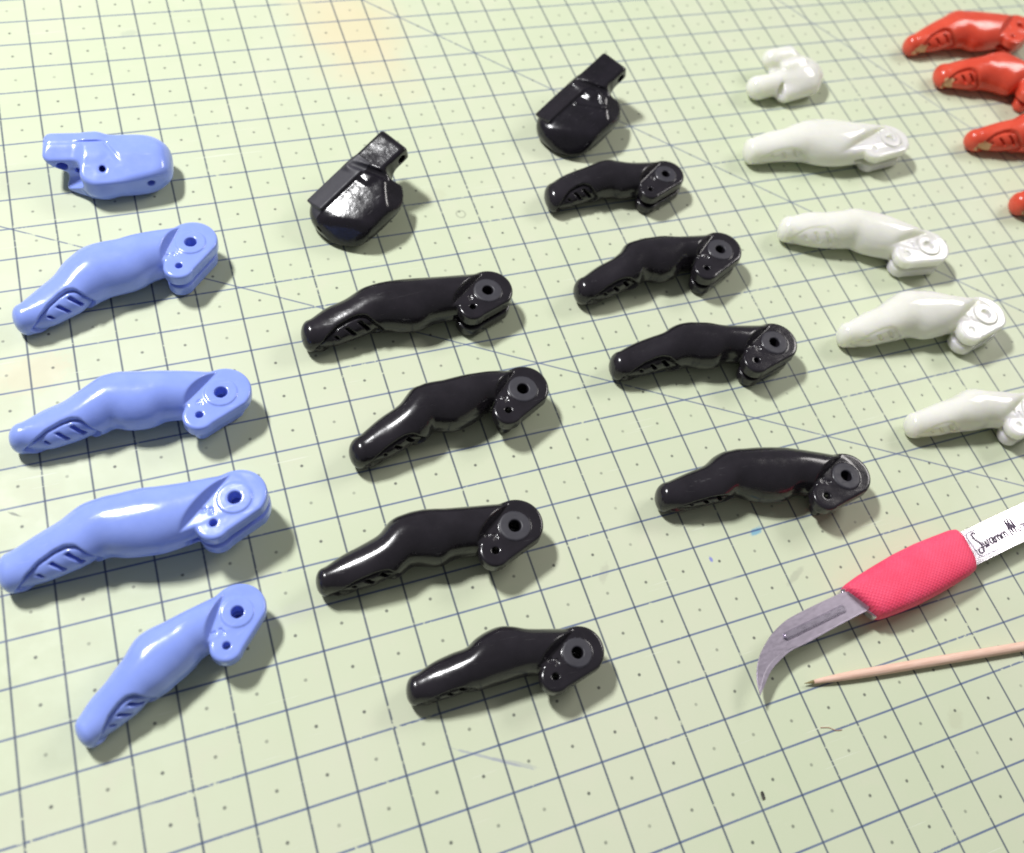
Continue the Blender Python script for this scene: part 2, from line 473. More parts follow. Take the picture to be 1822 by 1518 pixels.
# finger castings: place, turn, size, small hole, and rings (x, y, half width, height above and below the middle, middle height)
FINGERS = {
    'blue1': dict(at=(5.12, 11.964), turn=0.2515, size=1.0, lift=0, pin=(-0.55, -0.561), tip=-4.461,
        rings=[(-4.207, -0.194, 0.313, 0.401, 0.4, 0.403), (-3.712, -0.141, 0.489, 0.47, 0.402, 0.421), (-3.19, -0.014, 0.544, 0.575, 0.408, 0.448), (-2.775, 0.196, 0.619, 0.651, 0.418, 0.467), (-2.49, 0.298, 0.696, 0.687, 0.427, 0.477), (-2.249, 0.343, 0.73, 0.7, 0.43, 0.48), (-1.962, 0.32, 0.732, 0.7, 0.43, 0.48), (-1.528, 0.256, 0.71, 0.7, 0.43, 0.48), (-1.032, 0.284, 0.637, 0.7, 0.43, 0.48)]),
    'blue2': dict(at=(5.056, 7.363), turn=-0.0618, size=1.0, lift=0, pin=(-0.531, -0.511), tip=-4.555,
        rings=[(-4.261, -0.176, 0.27, 0.405, 0.4, 0.404), (-3.781, -0.105, 0.458, 0.474, 0.402, 0.422), (-3.33, -0.01, 0.476, 0.561, 0.407, 0.444), (-2.937, 0.159, 0.527, 0.634, 0.415, 0.463), (-2.653, 0.298, 0.595, 0.675, 0.424, 0.474), (-2.382, 0.397, 0.648, 0.698, 0.429, 0.479), (-2.007, 0.338, 0.712, 0.7, 0.43, 0.48), (-1.597, 0.307, 0.687, 0.7, 0.43, 0.48), (-1.175, 0.334, 0.59, 0.7, 0.43, 0.48)]),
    'blue3': dict(at=(4.928, 4.413), turn=0.0083, size=1.0, lift=0.38, pin=(-0.53, -0.439), tip=-4.863,
        rings=[(-4.576, -0.109, 0.384, 0.402, 0.4, 0.403), (-4.028, -0.025, 0.513, 0.473, 0.402, 0.422), (-3.525, 0.086, 0.554, 0.565, 0.407, 0.445), (-3.219, 0.186, 0.596, 0.62, 0.413, 0.459), (-2.946, 0.273, 0.646, 0.661, 0.42, 0.47), (-2.685, 0.292, 0.653, 0.689, 0.427, 0.477), (-2.336, 0.23, 0.711, 0.7, 0.43, 0.48), (-1.915, 0.19, 0.75, 0.7, 0.43, 0.48), (-1.369, 0.13, 0.723, 0.7, 0.43, 0.48)]),
    'blue4': dict(at=(4.447, 2.038), turn=0.3966, size=0.9, lift=0, pin=(-0.553, -0.457), tip=-3.627,
        rings=[(-3.471, -0.136, 0.263, 0.357, 0.36, 0.362), (-3.05, -0.055, 0.39, 0.418, 0.362, 0.377), (-2.635, 0.005, 0.442, 0.51, 0.367, 0.401), (-2.25, 0.117, 0.495, 0.589, 0.377, 0.421), (-1.932, 0.203, 0.597, 0.627, 0.386, 0.431), (-1.716, 0.25, 0.625, 0.63, 0.387, 0.432), (-1.508, 0.258, 0.613, 0.63, 0.387, 0.432), (-1.221, 0.253, 0.561, 0.63, 0.387, 0.432), (-0.92, 0.268, 0.505, 0.63, 0.387, 0.432)]),
    'blackA1': dict(at=(12.119, 8.952), turn=-0.0015, size=1.0, lift=0, pin=(-0.537, -0.416), tip=-4.902,
        rings=[(-4.636, -0.126, 0.352, 0.4, 0.4, 0.402), (-4.162, -0.03, 0.52, 0.457, 0.401, 0.417), (-3.642, 0.076, 0.541, 0.55, 0.406, 0.441), (-3.274, 0.195, 0.571, 0.617, 0.413, 0.459), (-2.996, 0.28, 0.622, 0.661, 0.42, 0.47), (-2.714, 0.271, 0.667, 0.691, 0.428, 0.478), (-2.384, 0.232, 0.719, 0.7, 0.43, 0.48), (-1.943, 0.196, 0.733, 0.7, 0.43, 0.48), (-1.388, 0.226, 0.611, 0.7, 0.43, 0.48)]),
    'blackA2': dict(at=(12.041, 5.818), turn=0.0905, size=1.0, lift=0, pin=(-0.584, -0.441), tip=-4.501,
        rings=[(-4.178, -0.155, 0.332, 0.406, 0.4, 0.404), (-3.551, -0.016, 0.482, 0.508, 0.404, 0.43), (-3.004, 0.134, 0.484, 0.618, 0.413, 0.459), (-2.704, 0.278, 0.552, 0.667, 0.422, 0.472), (-2.418, 0.421, 0.59, 0.695, 0.429, 0.479), (-2.154, 0.39, 0.637, 0.7, 0.43, 0.48), (-1.788, 0.331, 0.668, 0.7, 0.43, 0.48), (-1.296, 0.363, 0.596, 0.7, 0.43, 0.48), (-0.828, 0.402, 0.477, 0.7, 0.43, 0.48)]),
    'blackA3': dict(at=(10.665, 2.336), turn=-0.0296, size=1.0, lift=0, pin=(-0.595, -0.466), tip=-4.524,
        rings=[(-4.305, -0.108, 0.251, 0.398, 0.4, 0.402), (-3.862, -0.065, 0.404, 0.454, 0.401, 0.416), (-3.376, -0.003, 0.471, 0.548, 0.406, 0.441), (-2.96, 0.106, 0.473, 0.629, 0.414, 0.462), (-2.672, 0.273, 0.554, 0.673, 0.423, 0.473), (-2.405, 0.375, 0.588, 0.697, 0.429, 0.479), (-2.103, 0.354, 0.636, 0.7, 0.43, 0.48), (-1.75, 0.308, 0.667, 0.7, 0.43, 0.48), (-1.333, 0.309, 0.57, 0.7, 0.43, 0.48)]),
    'blackA4': dict(at=(11.06, -0.828), turn=-0.1332, size=0.9, lift=0, pin=(-0.572, -0.421), tip=-3.69,
        rings=[(-3.479, -0.115, 0.267, 0.361, 0.36, 0.363), (-3.057, -0.037, 0.399, 0.426, 0.362, 0.379), (-2.659, 0.036, 0.431, 0.515, 0.367, 0.402), (-2.305, 0.112, 0.438, 0.587, 0.376, 0.421), (-2.087, 0.2, 0.507, 0.617, 0.384, 0.429), (-1.831, 0.281, 0.558, 0.63, 0.387, 0.432), (-1.535, 0.333, 0.587, 0.63, 0.387, 0.432), (-1.232, 0.329, 0.536, 0.63, 0.387, 0.432), (-0.952, 0.281, 0.482, 0.63, 0.387, 0.432)]),
    'blackB1': dict(at=(18.797, 12.148), turn=-0.0487, size=0.88, lift=0, pin=(-0.678, -0.519), tip=-3.794,
        rings=[(-3.532, -0.101, 0.413, 0.355, 0.352, 0.355), (-3.055, 0.024, 0.51, 0.432, 0.354, 0.375), (-2.467, 0.143, 0.521, 0.556, 0.365, 0.407), (-2.03, 0.252, 0.539, 0.612, 0.377, 0.421), (-1.714, 0.302, 0.584, 0.616, 0.378, 0.422), (-1.385, 0.218, 0.583, 0.616, 0.378, 0.422), (-0.962, 0.154, 0.514, 0.616, 0.378, 0.422)]),
    'blackB2': dict(at=(19.171, 8.995), turn=0.031, size=1.0, lift=0, pin=(-0.693, -0.517), tip=-4.552,
        rings=[(-4.229, -0.129, 0.325, 0.405, 0.4, 0.404), (-3.676, -0.041, 0.475, 0.489, 0.403, 0.426), (-3.21, 0.056, 0.47, 0.585, 0.409, 0.45), (-2.839, 0.199, 0.489, 0.653, 0.418, 0.468), (-2.55, 0.362, 0.576, 0.688, 0.427, 0.477), (-2.245, 0.396, 0.606, 0.7, 0.43, 0.48), (-1.939, 0.336, 0.684, 0.7, 0.43, 0.48), (-1.489, 0.338, 0.63, 0.7, 0.43, 0.48), (-1.024, 0.351, 0.429, 0.7, 0.43, 0.48)]),
    'blackB3': dict(at=(19.299, 5.645), turn=-0.1368, size=1.0, lift=0, pin=(-0.685, -0.507), tip=-4.629,
        rings=[(-4.35, -0.056, 0.322, 0.401, 0.4, 0.403), (-3.908, 0.028, 0.446, 0.459, 0.402, 0.418), (-3.444, 0.119, 0.477, 0.549, 0.406, 0.441), (-2.993, 0.203, 0.489, 0.635, 0.415, 0.463), (-2.692, 0.312, 0.568, 0.678, 0.424, 0.474), (-2.39, 0.359, 0.61, 0.699, 0.43, 0.48), (-2.082, 0.317, 0.643, 0.7, 0.43, 0.48), (-1.695, 0.285, 0.631, 0.7, 0.43, 0.48), (-1.255, 0.282, 0.473, 0.7, 0.43, 0.48)]),
    'blackB4': dict(at=(19.302, 1.434), turn=-0.1987, size=1.0, lift=0, pin=(-0.681, -0.507), tip=-4.962,
        rings=[(-4.685, -0.076, 0.307, 0.399, 0.4, 0.402), (-4.147, 0.006, 0.431, 0.466, 0.402, 0.42), (-3.579, 0.124, 0.485, 0.571, 0.408, 0.447), (-3.214, 0.3, 0.538, 0.635, 0.415, 0.463), (-2.907, 0.418, 0.581, 0.677, 0.424, 0.474), (-2.572, 0.375, 0.652, 0.699, 0.43, 0.48), (-2.138, 0.341, 0.717, 0.7, 0.43, 0.48), (-1.621, 0.332, 0.7, 0.7, 0.43, 0.48), (-1.111, 0.366, 0.572, 0.7, 0.43, 0.48)]),
    'white2': dict(at=(27.107, 12.256), turn=-0.1674, size=1.0, lift=0, pin=(-0.736, -0.426), tip=-5.08,
        rings=[(-4.858, -0.126, 0.361, 0.395, 0.4, 0.401), (-4.198, 0.005, 0.491, 0.472, 0.402, 0.421), (-3.622, 0.056, 0.527, 0.577, 0.408, 0.448), (-3.143, 0.15, 0.65, 0.656, 0.419, 0.469), (-2.744, 0.15, 0.811, 0.695, 0.429, 0.479), (-2.18, 0.134, 0.887, 0.7, 0.43, 0.48), (-1.586, 0.127, 0.824, 0.7, 0.43, 0.48)]),
    'white3': dict(at=(25.914, 7.865), turn=-0.4299, size=1.0, lift=0, pin=(-0.713, -0.463), tip=-4.594,
        rings=[(-4.298, 0.026, 0.341, 0.402, 0.4, 0.403), (-3.71, 0.136, 0.537, 0.489, 0.403, 0.426), (-3.122, 0.177, 0.56, 0.607, 0.411, 0.456), (-2.664, 0.303, 0.575, 0.678, 0.424, 0.474), (-2.315, 0.419, 0.631, 0.7, 0.43, 0.48), (-1.966, 0.378, 0.713, 0.7, 0.43, 0.48), (-1.533, 0.349, 0.729, 0.7, 0.43, 0.48), (-1.084, 0.314, 0.674, 0.7, 0.43, 0.48)]),
    'white4': dict(at=(26.256, 5.106), turn=-0.1473, size=1.0, lift=0.05, pin=(-0.668, -0.475), tip=-4.629,
        rings=[(-4.346, -0.064, 0.279, 0.4, 0.4, 0.403), (-3.747, 0.024, 0.453, 0.488, 0.403, 0.425), (-3.17, 0.148, 0.502, 0.606, 0.411, 0.456), (-2.723, 0.315, 0.606, 0.678, 0.424, 0.474), (-2.326, 0.416, 0.704, 0.7, 0.43, 0.48), (-1.91, 0.372, 0.768, 0.7, 0.43, 0.48), (-1.391, 0.366, 0.692, 0.7, 0.43, 0.48), (-0.908, 0.3, 0.535, 0.7, 0.43, 0.48)]),
    'white5': dict(at=(25.845, 1.912), turn=-0.1915, size=0.9, lift=0.05, pin=(-0.615, -0.435), tip=-3.751,
        rings=[(-3.459, -0.049, 0.308, 0.366, 0.36, 0.364), (-2.879, 0.023, 0.401, 0.475, 0.364, 0.392), (-2.335, 0.13, 0.445, 0.592, 0.377, 0.422), (-1.973, 0.216, 0.522, 0.629, 0.387, 0.432), (-1.607, 0.283, 0.578, 0.63, 0.387, 0.432), (-1.22, 0.266, 0.515, 0.63, 0.387, 0.432)]),
    'red1': dict(at=(35.898, 16.886), turn=-0.0098, size=1.0, lift=0, pin=(-0.692, -0.494), tip=-5.098,
        rings=[(-4.757, 0.02, 0.279, 0.401, 0.4, 0.403), (-3.892, 0.161, 0.508, 0.528, 0.405, 0.435), (-3.147, 0.329, 0.584, 0.658, 0.419, 0.469), (-2.59, 0.449, 0.745, 0.7, 0.43, 0.48), (-2.147, 0.345, 0.866, 0.7, 0.43, 0.48), (-1.423, 0.265, 0.82, 0.7, 0.43, 0.48)]),
    'red2': dict(at=(34.756, 14.072), turn=-0.328, size=1.0, lift=0, pin=(-0.523, -0.67), tip=-3.846,
        rings=[(-3.416, 0.045, 0.43, 0.423, 0.401, 0.409), (-2.687, 0.133, 0.588, 0.588, 0.409, 0.451), (-2.019, 0.323, 0.59, 0.698, 0.429, 0.479), (-1.553, 0.464, 0.782, 0.7, 0.43, 0.48), (-1.089, 0.491, 0.938, 0.7, 0.43, 0.48), (-0.593, 0.425, 0.597, 0.7, 0.43, 0.48)]),
    'red3': dict(at=(35.098, 11.862), turn=-0.0707, size=1.0, lift=0, pin=(-0.691, -0.495), tip=-4.623,
        rings=[(-4.216, -0.062, 0.297, 0.41, 0.4, 0.405), (-3.499, -0.121, 0.494, 0.535, 0.405, 0.437), (-2.77, -0.113, 0.551, 0.671, 0.422, 0.472), (-2.281, -0.072, 0.705, 0.7, 0.43, 0.48), (-1.786, -0.137, 0.861, 0.7, 0.43, 0.48), (-1.181, -0.208, 0.768, 0.7, 0.43, 0.48)]),
    'red4': dict(at=(34.956, 8.921), turn=-0.0698, size=1.0, lift=0, pin=(-0.713, -0.462), tip=-4.499,
        rings=[(-4.194, -0.044, 0.303, 0.401, 0.4, 0.403), (-3.364, -0.03, 0.518, 0.544, 0.406, 0.44), (-2.64, 0.059, 0.604, 0.678, 0.424, 0.474), (-2.011, 0.118, 0.75, 0.7, 0.43, 0.48), (-1.414, 0.059, 0.769, 0.7, 0.43, 0.48)]),
}
CRUMB = (14.134, -4.72)
HAIR1 = [(16.085, -3.842), (16.284, -3.904), (16.41, -4.006), (16.561, -4.044)]
HAIR2 = [(11.71, -1.309), (11.878, -1.539), (12.118, -1.878)]


# ------------------------------------------------------------------ the surface everything lies on
mat_me_mat = make_mat_material()
MX0, MX1, MY0, MY1 = -14, 56, -16, 40


def make_mat():
    r = 1.0
    pts = []
    for cx, cy, a0 in ((MX1 - r, MY1 - r, 0), (MX0 + r, MY1 - r, 90), (MX0 + r, MY0 + r, 180), (MX1 - r, MY0 + r, 270)):
        for i in range(7):
            a = math.radians(a0 + i * 15)
            pts.append((cx + r * math.cos(a), cy + r * math.sin(a)))
    n = len(pts)
    v = [(x, y, 0.0) for x, y in pts] + [(x, y, -0.24) for x, y in pts]
    f = [tuple(range(n)), tuple(reversed(range(n, 2 * n)))] + [(i, i + n, (i + 1) % n + n, (i + 1) % n) for i in range(n)]
    o = link_mesh('cutting_mat', v, f, mat_me_mat, smooth=False)
    o['label'] = 'pale green cutting mat with blue printed grid under all the parts'
    o['category'] = 'cutting mat'
    return o


make_mat()

# ------------------------------------------------------------------ materials of the castings
M_BLUE = plastic('blue_cast_plastic', (0.245, 0.338, 0.830), (0.275, 0.372, 0.875), 0.16, bumpy=0.14)
M_BLACK = plastic('black_cast_plastic', (0.0135, 0.0118, 0.0155), (0.019, 0.0165, 0.0215), 0.17, 0, bumpy=0.22)
M_BLACK_ROUGH = plastic('black_crinkled_plastic', (0.0085, 0.0075, 0.0105), (0.014, 0.012, 0.017), 0.15, bumpy=0.45)
M_BLACK_MATT = plastic('black_cast_plastic_matt', (0.026, 0.025, 0.034), (0.034, 0.032, 0.042), 0.5, 0, bumpy=0.15)
M_WHITE = milky('milky_cast_plastic')
M_WHITE_RING = plastic('milky_ring_plastic', (0.72, 0.70, 0.68), (0.75, 0.73, 0.71), 0.2, bumpy=0.05)
M_RED = plastic('red_cast_plastic', (0.64, 0.068, 0.036), (0.70, 0.088, 0.048), 0.2, bumpy=0.2)
M_BEIGE = plastic('bare_beige_patch', (0.70, 0.42, 0.22), (0.76, 0.50, 0.28), 0.45, bumpy=0.3)

GLYPHS = {
    'G': [[(0.5, 0.75), (0.2, 0.95), (-0.3, 0.85), (-0.5, 0.3), (-0.5, -0.3), (-0.25, -0.85), (0.25, -0.9), (0.5, -0.5), (0.5, -0.05), (0.1, -0.05)]],
    'S': [[(0.5, 0.7), (0.1, 0.95), (-0.4, 0.75), (-0.4, 0.3), (0.1, 0.0), (0.45, -0.35), (0.3, -0.8), (-0.2, -0.95), (-0.5, -0.65)]],
    '3': [[(-0.45, 0.8), (0.1, 0.95), (0.4, 0.6), (0.0, 0.1), (0.45, -0.4), (0.15, -0.9), (-0.45, -0.75)]],
    'T': [[(-0.5, 0.9), (0.5, 0.9)], [(0.0, 0.9), (0.0, -0.9)]],
    '*': [[(-0.4, -0.5), (0.4, 0.5)], [(-0.4, 0.5), (0.4, -0.5)], [(-0.55, 0.0), (0.55, 0.0)]],
}


def build_finger(spec, root, mat, boss_mat, h=0.028, marks='G*', bare=None, pad=1.0, seed=0, deep=1.0, under=0.05, hole=0.0):
    g = spec['size']
    R = np.array(spec['rings'])
    tip = spec['tip']
    # the tip: a rounded cap of the first ring
    first = R[0].copy()
    px, py = spec['pin']
    pl = math.hypot(px, py)
    wx, wy = px / pl, py / pl                       # from the big hole to the small hole
    qx, qy = -abs(wy), wx * (1 if wy < 0 else -1)   # towards the body
    if qx > 0:
        qx, qy = -qx, -qy
    qx, qy = (wy, -wx) if (wy < 0) else (-wy, wx)
    RB, RS = 0.615 * g, 0.375 * g
    last = np.array([-0.10, 0.15 * g, 0.565 * g, 0.64 * g, 0.43 * g, 0.48 * g])
    K = np.vstack([R, last])
    # dense smooth spine (Catmull-Rom)
    ext = np.vstack([2 * K[0] - K[1], K, 2 * K[-1] - K[-2]])
    dense = []
    for i in range(1, len(ext) - 2):
        p0, p1, p2, p3 = ext[i - 1], ext[i], ext[i + 1], ext[i + 2]
        for t in np.linspace(0, 1, 14, endpoint=False):
            dense.append(0.5 * ((2 * p1) + (-p0 + p2) * t + (2 * p0 - 5 * p1 + 4 * p2 - p3) * t * t + (-p0 + 3 * p1 - 3 * p2 + p3) * t ** 3))
    dense.append(K[-1])
    S = np.array(dense)
    # resample evenly along x and soften the traced wobble
    xe = np.linspace(S[0, 0], S[-1, 0], 120)
    o_ = np.argsort(S[:, 0])
    S = np.stack([np.interp(xe, S[o_, 0], S[o_, q]) for q in range(6)], 1)
    ker = np.exp(-np.linspace(-2, 2, 13) ** 2)
    ker /= ker.sum()
    for q in range(1, 6):
        S[:, q] = np.convolve(np.pad(S[:, q], 6, mode='edge'), ker, 'valid')
    S[:, 2] += 0.035 * g * ss_((0.42 * -tip - (S[:, 0] - tip)) / 0.5)
    S = S[S[:, 0] >= tip + 0.62 * S[0, 2]]
    need = max(0.15, S[0, 0] - tip)
    arc = np.r_[0, np.cumsum(np.linalg.norm(np.diff(S[:, :2], axis=0), axis=1))]
    ymax = (R[:, 1] + R[:, 2]).max() + 0.15
    ymin = min((R[:, 1] - R[:, 2]).min(), py - RS) - 0.15
    xs, ys, zs = grid(tip - 0.2, 0.85, ymin, ymax, -0.1, 1.35 * g, h)
    X2, Y2 = np.meshgrid(xs, ys, indexing='ij')
    # cross-sections are stacked along x
    xq = np.clip(xs, S[0, 0], S[-1, 0])
    prm = np.stack([np.interp(xq, S[:, 0], S[:, q]) for q in range(6)], 1)
    sarc = np.repeat(np.interp(xq, S[:, 0], arc)[:, None], len(ys), 1)
    slope = np.interp(xq, S[:, 0], np.gradient(S[:, 1], S[:, 0]))
    cph = 1 / np.sqrt(1 + slope ** 2)
    ex = np.where(xs < S[0, 0], xs - S[0, 0], np.where(xs > S[-1, 0], xs - S[-1, 0], 0.0))
    n_ = (Y2 - (prm[:, 1] + slope * ex)[:, None]) * cph[:, None]
    e_ = np.repeat(ex[:, None], len(ys), 1)
    prm = np.repeat(prm[:, None, :], len(ys), 1).reshape(-1, 6)
    a_, bu, bl, zc = [prm[:, q].reshape(X2.shape)[..., None] for q in (2, 3, 4, 5)]
    n3, e3, s3 = n_[..., None], e_[..., None], sarc[..., None]
    x3, y3 = X2[..., None], Y2[..., None]
    z3 = zs[None, None, :]
    dz = z3 - zc
    b_ = np.where(dz > 0, bu, bl)
    u, w_ = n3 / a_, dz / b_
    ue = np.where(e3 < 0, e3 / need, e3 / np.minimum(a_, 0.5))
    pw = 2.15
    k0 = (np.abs(u) ** pw + np.abs(w_) ** pw + np.abs(ue) ** pw) ** (1 / pw)
    k1 = np.sqrt((u / a_) ** 2 + (w_ / b_) ** 2 + (ue / a_) ** 2) + 1e-6
    body = k0 * (k0 - 1) / k1
    body = np.where(k0 < 0.35, -0.2, body)
    # grip pad set into the palm side of the fingertip
    total = arc[-1]
    f3 = (s3 + need + np.minimum(e3, 0) * (s3 < 1e-6)) / (total + need)
    total = total + need
    th = np.degrees(np.arctan2(dz, -n3))            # 0 = straight to the palm side, 90 = up
    fk = np.linspace(0, 1, 201)
    tk = np.interp(fk, [0, 0.045, 0.075, 0.12, 0.18, 0.25, 0.30, 0.345, 0.39, 0.43, 0.46, 1], [-60, -15, 14, 44, 64, 72, 71, 60, 28, 0, -40, -60])
    tk = np.convolve(np.pad(tk, 2, mode='edge'), np.ones(5) / 5, 'valid')
    thmax = np.interp(f3, fk, tk) * np.where(np.interp(f3, fk, tk) > 0, pad, 1.0)
    edge = np.where(n3 < 0, thmax - np.abs(th), -40.0)   # >0 inside the pad
    inside = ss_(edge / 6.0)
    body = body + 0.08 * g * deep * inside * np.ones_like(body)
    groove = np.exp(-((edge - 4.5) / 4.2) ** 2)
    body = body + 0.075 * g * deep * groove * (np.abs(th) < 150)
    for fc, wd, lo, hi in ((0.325, 0.056, 10, 52), (0.248, 0.052, 12, 47), (0.172, 0.042, 16, 32)):
        mid = (lo + hi) / 2
        sl = np.maximum(np.abs((f3 - fc) * total + (th - mid * pad) * 0.0062) - wd * g, np.maximum(th - hi * pad, lo * pad - th) * 0.009)
        sl = np.where(n3 < 0, sl, 1.0)
        body = np.maximum(body, -np.maximum(sl, -(body + (0.17 if deep == 1.0 else 0.045))))
    # parting line left by the mould along the palm side
    body = body - 0.014 * np.exp(-((dz + 0.06 + 0.03 * np.sin(s3 * 4 + seed)) / 0.028) ** 2) * (n3 < 0) * ss_((f3 - 0.46) / 0.05)
    # the hinge: two thin cheeks with a slot between
    hz = 0.43 * g
    cz = 0.48 * g
    L = pl
    lx = (X2 * wx + Y2 * wy)
    o_ = 0.11 * g                                   # the round end sits a little to the back of the big hole
    t2 = np.clip((lx + o_) / (L + o_), 0, 1)
    lt = (L + o_) * t2 - o_
    cap2 = np.sqrt((X2 - wx * lt) ** 2 + (Y2 - wy * lt) ** 2) - (RB + (RS - RB) * t2)
    cap3 = cap2[..., None]
    az = np.abs(z3 - cz)
    rr = 0.085
    cap3 = cap3 + under * g * ss_((cz + 0.05 - z3) / 0.1)    # the lower cheek can be smaller
    cheek = np.sqrt(np.maximum(cap3 + rr, 0) ** 2 + np.maximum(az - hz + rr, 0) ** 2) + np.minimum(np.maximum(cap3 + rr, az - hz + rr), 0) - rr
    D = smin(body, cheek, 0.05)
    # sloping cut that lays the cheek bare
    dl = 0.43 * g - (x3 * qx + y3 * qy)             # > 0 on the hinge side
    ph = math.radians(28)
    cutd = np.maximum(hz - az, -(dl * math.cos(ph) + (az - hz) * math.sin(ph)))
    D = smax(D, -cutd, 0.025 if deep == 1.0 else 0.10)
    # slot
    sx = dl - 0.12 * g
    slot = np.maximum(np.maximum(az - 0.085 * g, cap3 - 0.3), -sx)
    D = smax(D, -slot, 0.04)
    # raised ring round the big hole
    rh = np.sqrt(x3 ** 2 + y3 ** 2)
    boss = np.maximum(rh - 0.365 * g, az - hz - 0.026)
    boss = np.maximum(boss, -(az - 0.30 * g))
    D = smin(D, boss, 0.012)
    sunk = np.where(hole > 0, hz - hole - az, -1.0)   # shallow holes stop inside the cheek
    D = np.maximum(D, -np.maximum(rh - 0.148 * g, sunk))
    r2 = np.sqrt((x3 - px) ** 2 + (y3 - py) ** 2)
    D = np.maximum(D, -np.maximum(r2 - 0.088 * g, sunk))
    # little cast marks between the holes
    for gi, ch in enumerate(marks):
        cx = wx * 0.50 * g + qx * (0.20 + 0.15 * gi) * g
        cy = wy * 0.50 * g + qy * (0.20 + 0.15 * gi) * g
        cx += wx * 0.07 * gi
        cy += wy * 0.07 * gi
        hs = 0.075 * g
        gd = 9.0
        for stroke in GLYPHS[ch]:
            for p, q in zip(stroke[:-1], stroke[1:]):
                pa = (cx + p[0] * hs, cy + p[1] * hs)
                pb = (cx + q[0] * hs, cy + q[1] * hs)
                gd = np.minimum(gd, seg2(X2, Y2, pa, pb))
        gl = np.maximum(gd[..., None] - 0.018, (hz - 0.035) - (z3 - cz))
        D = np.maximum(D, -gl)
    D = np.maximum(D, -(z3 - 0.004))
    # slight unevenness
    D = D + 0.004 * np.sin(x3 * 5.1 + seed) * np.sin(y3 * 6.3 + seed * 2) * np.sin(z3 * 5.7 + seed)
    D = np.ascontiguousarray(np.broadcast_to(D, X2.shape + (len(zs),)))
    V, N, Q = surface_nets(D, (xs[0], ys[0], zs[0]), h)
    c = V[Q].mean(1)
    ii = np.clip(((c - np.array([xs[0], ys[0], zs[0]])) / h).round().astype(int), 0, np.array(D.shape) - 1)
    capv = cap2[ii[:, 0], ii[:, 1]]
    ed = np.broadcast_to(edge, D.shape)[ii[:, 0], ii[:, 1], ii[:, 2]]
    fv = f3[..., 0][ii[:, 0], ii[:, 1]]
    rc = np.hypot(c[:, 0], c[:, 1])
    dlc = 0.43 * g - (c[:, 0] * qx + c[:, 1] * qy)
    azc = np.abs(c[:, 2] - cz)
    cls = np.zeros(len(Q), int)
    cls[(ed > 3) & (fv < 0.45)] = 1
    hinge = (capv < 0.03) & (dlc > 0.0) & (azc < hz + 0.03) & (azc > 0.08 * g)
    cls[hinge & (c[:, 2] > cz)] = 2
    cls[hinge & (c[:, 2] < cz)] = 3
    cls[(rc < 0.372 * g) & (azc > 0.40 * g) & (c[:, 2] > cz)] = 4
    names = ['body', 'grip_pad', 'hinge_cheek', 'hinge_cheek', 'pivot_ring']
    mats = [mat, mat, mat, mat, boss_mat]
    if bare:
        lo, hi = bare
        tv = np.broadcast_to(th, D.shape)[ii[:, 0], ii[:, 1], ii[:, 2]]
        nv = n_[ii[:, 0], ii[:, 1]]
        wob = 0.012 * np.sin(c[:, 0] * 17 + seed) + 0.008 * np.sin(c[:, 2] * 23)
        cls[(fv + wob > lo) & (fv - wob < hi) & (nv < 0) & (tv + wob * 300 < 40 - 220 * np.abs(fv - (lo + hi) / 2 + 0.01)) & (tv > -30)] = 5
        names.append('bare_patch')
        mats.append(M_BEIGE)
    if deep < 1.0:
        # cloudy castings stay one closed body so that light can pass; the pivot ring is a collar laid on it
        split_parts(root, V, N, Q, np.zeros(len(Q), int), ['body'], [mat])
        rv, rf, nb, nt = [], [], 12, 40
        for p in range(nt):
            for q in range(nb):
                al, be = 2 * math.pi * p / nt, 2 * math.pi * q / nb
                rad = (0.27 + 0.105 * math.cos(be)) * g
                rv.append((rad * math.cos(al), rad * math.sin(al), cz + hz + 0.008 + 0.020 * math.sin(be)))
                rf.append((p * nb + q, ((p + 1) % nt) * nb + q, ((p + 1) % nt) * nb + (q + 1) % nb, p * nb + (q + 1) % nb))
        link_mesh('pivot_ring', rv, rf, boss_mat, root)
        return
    split_parts(root, V, N, Q, cls, names, mats)


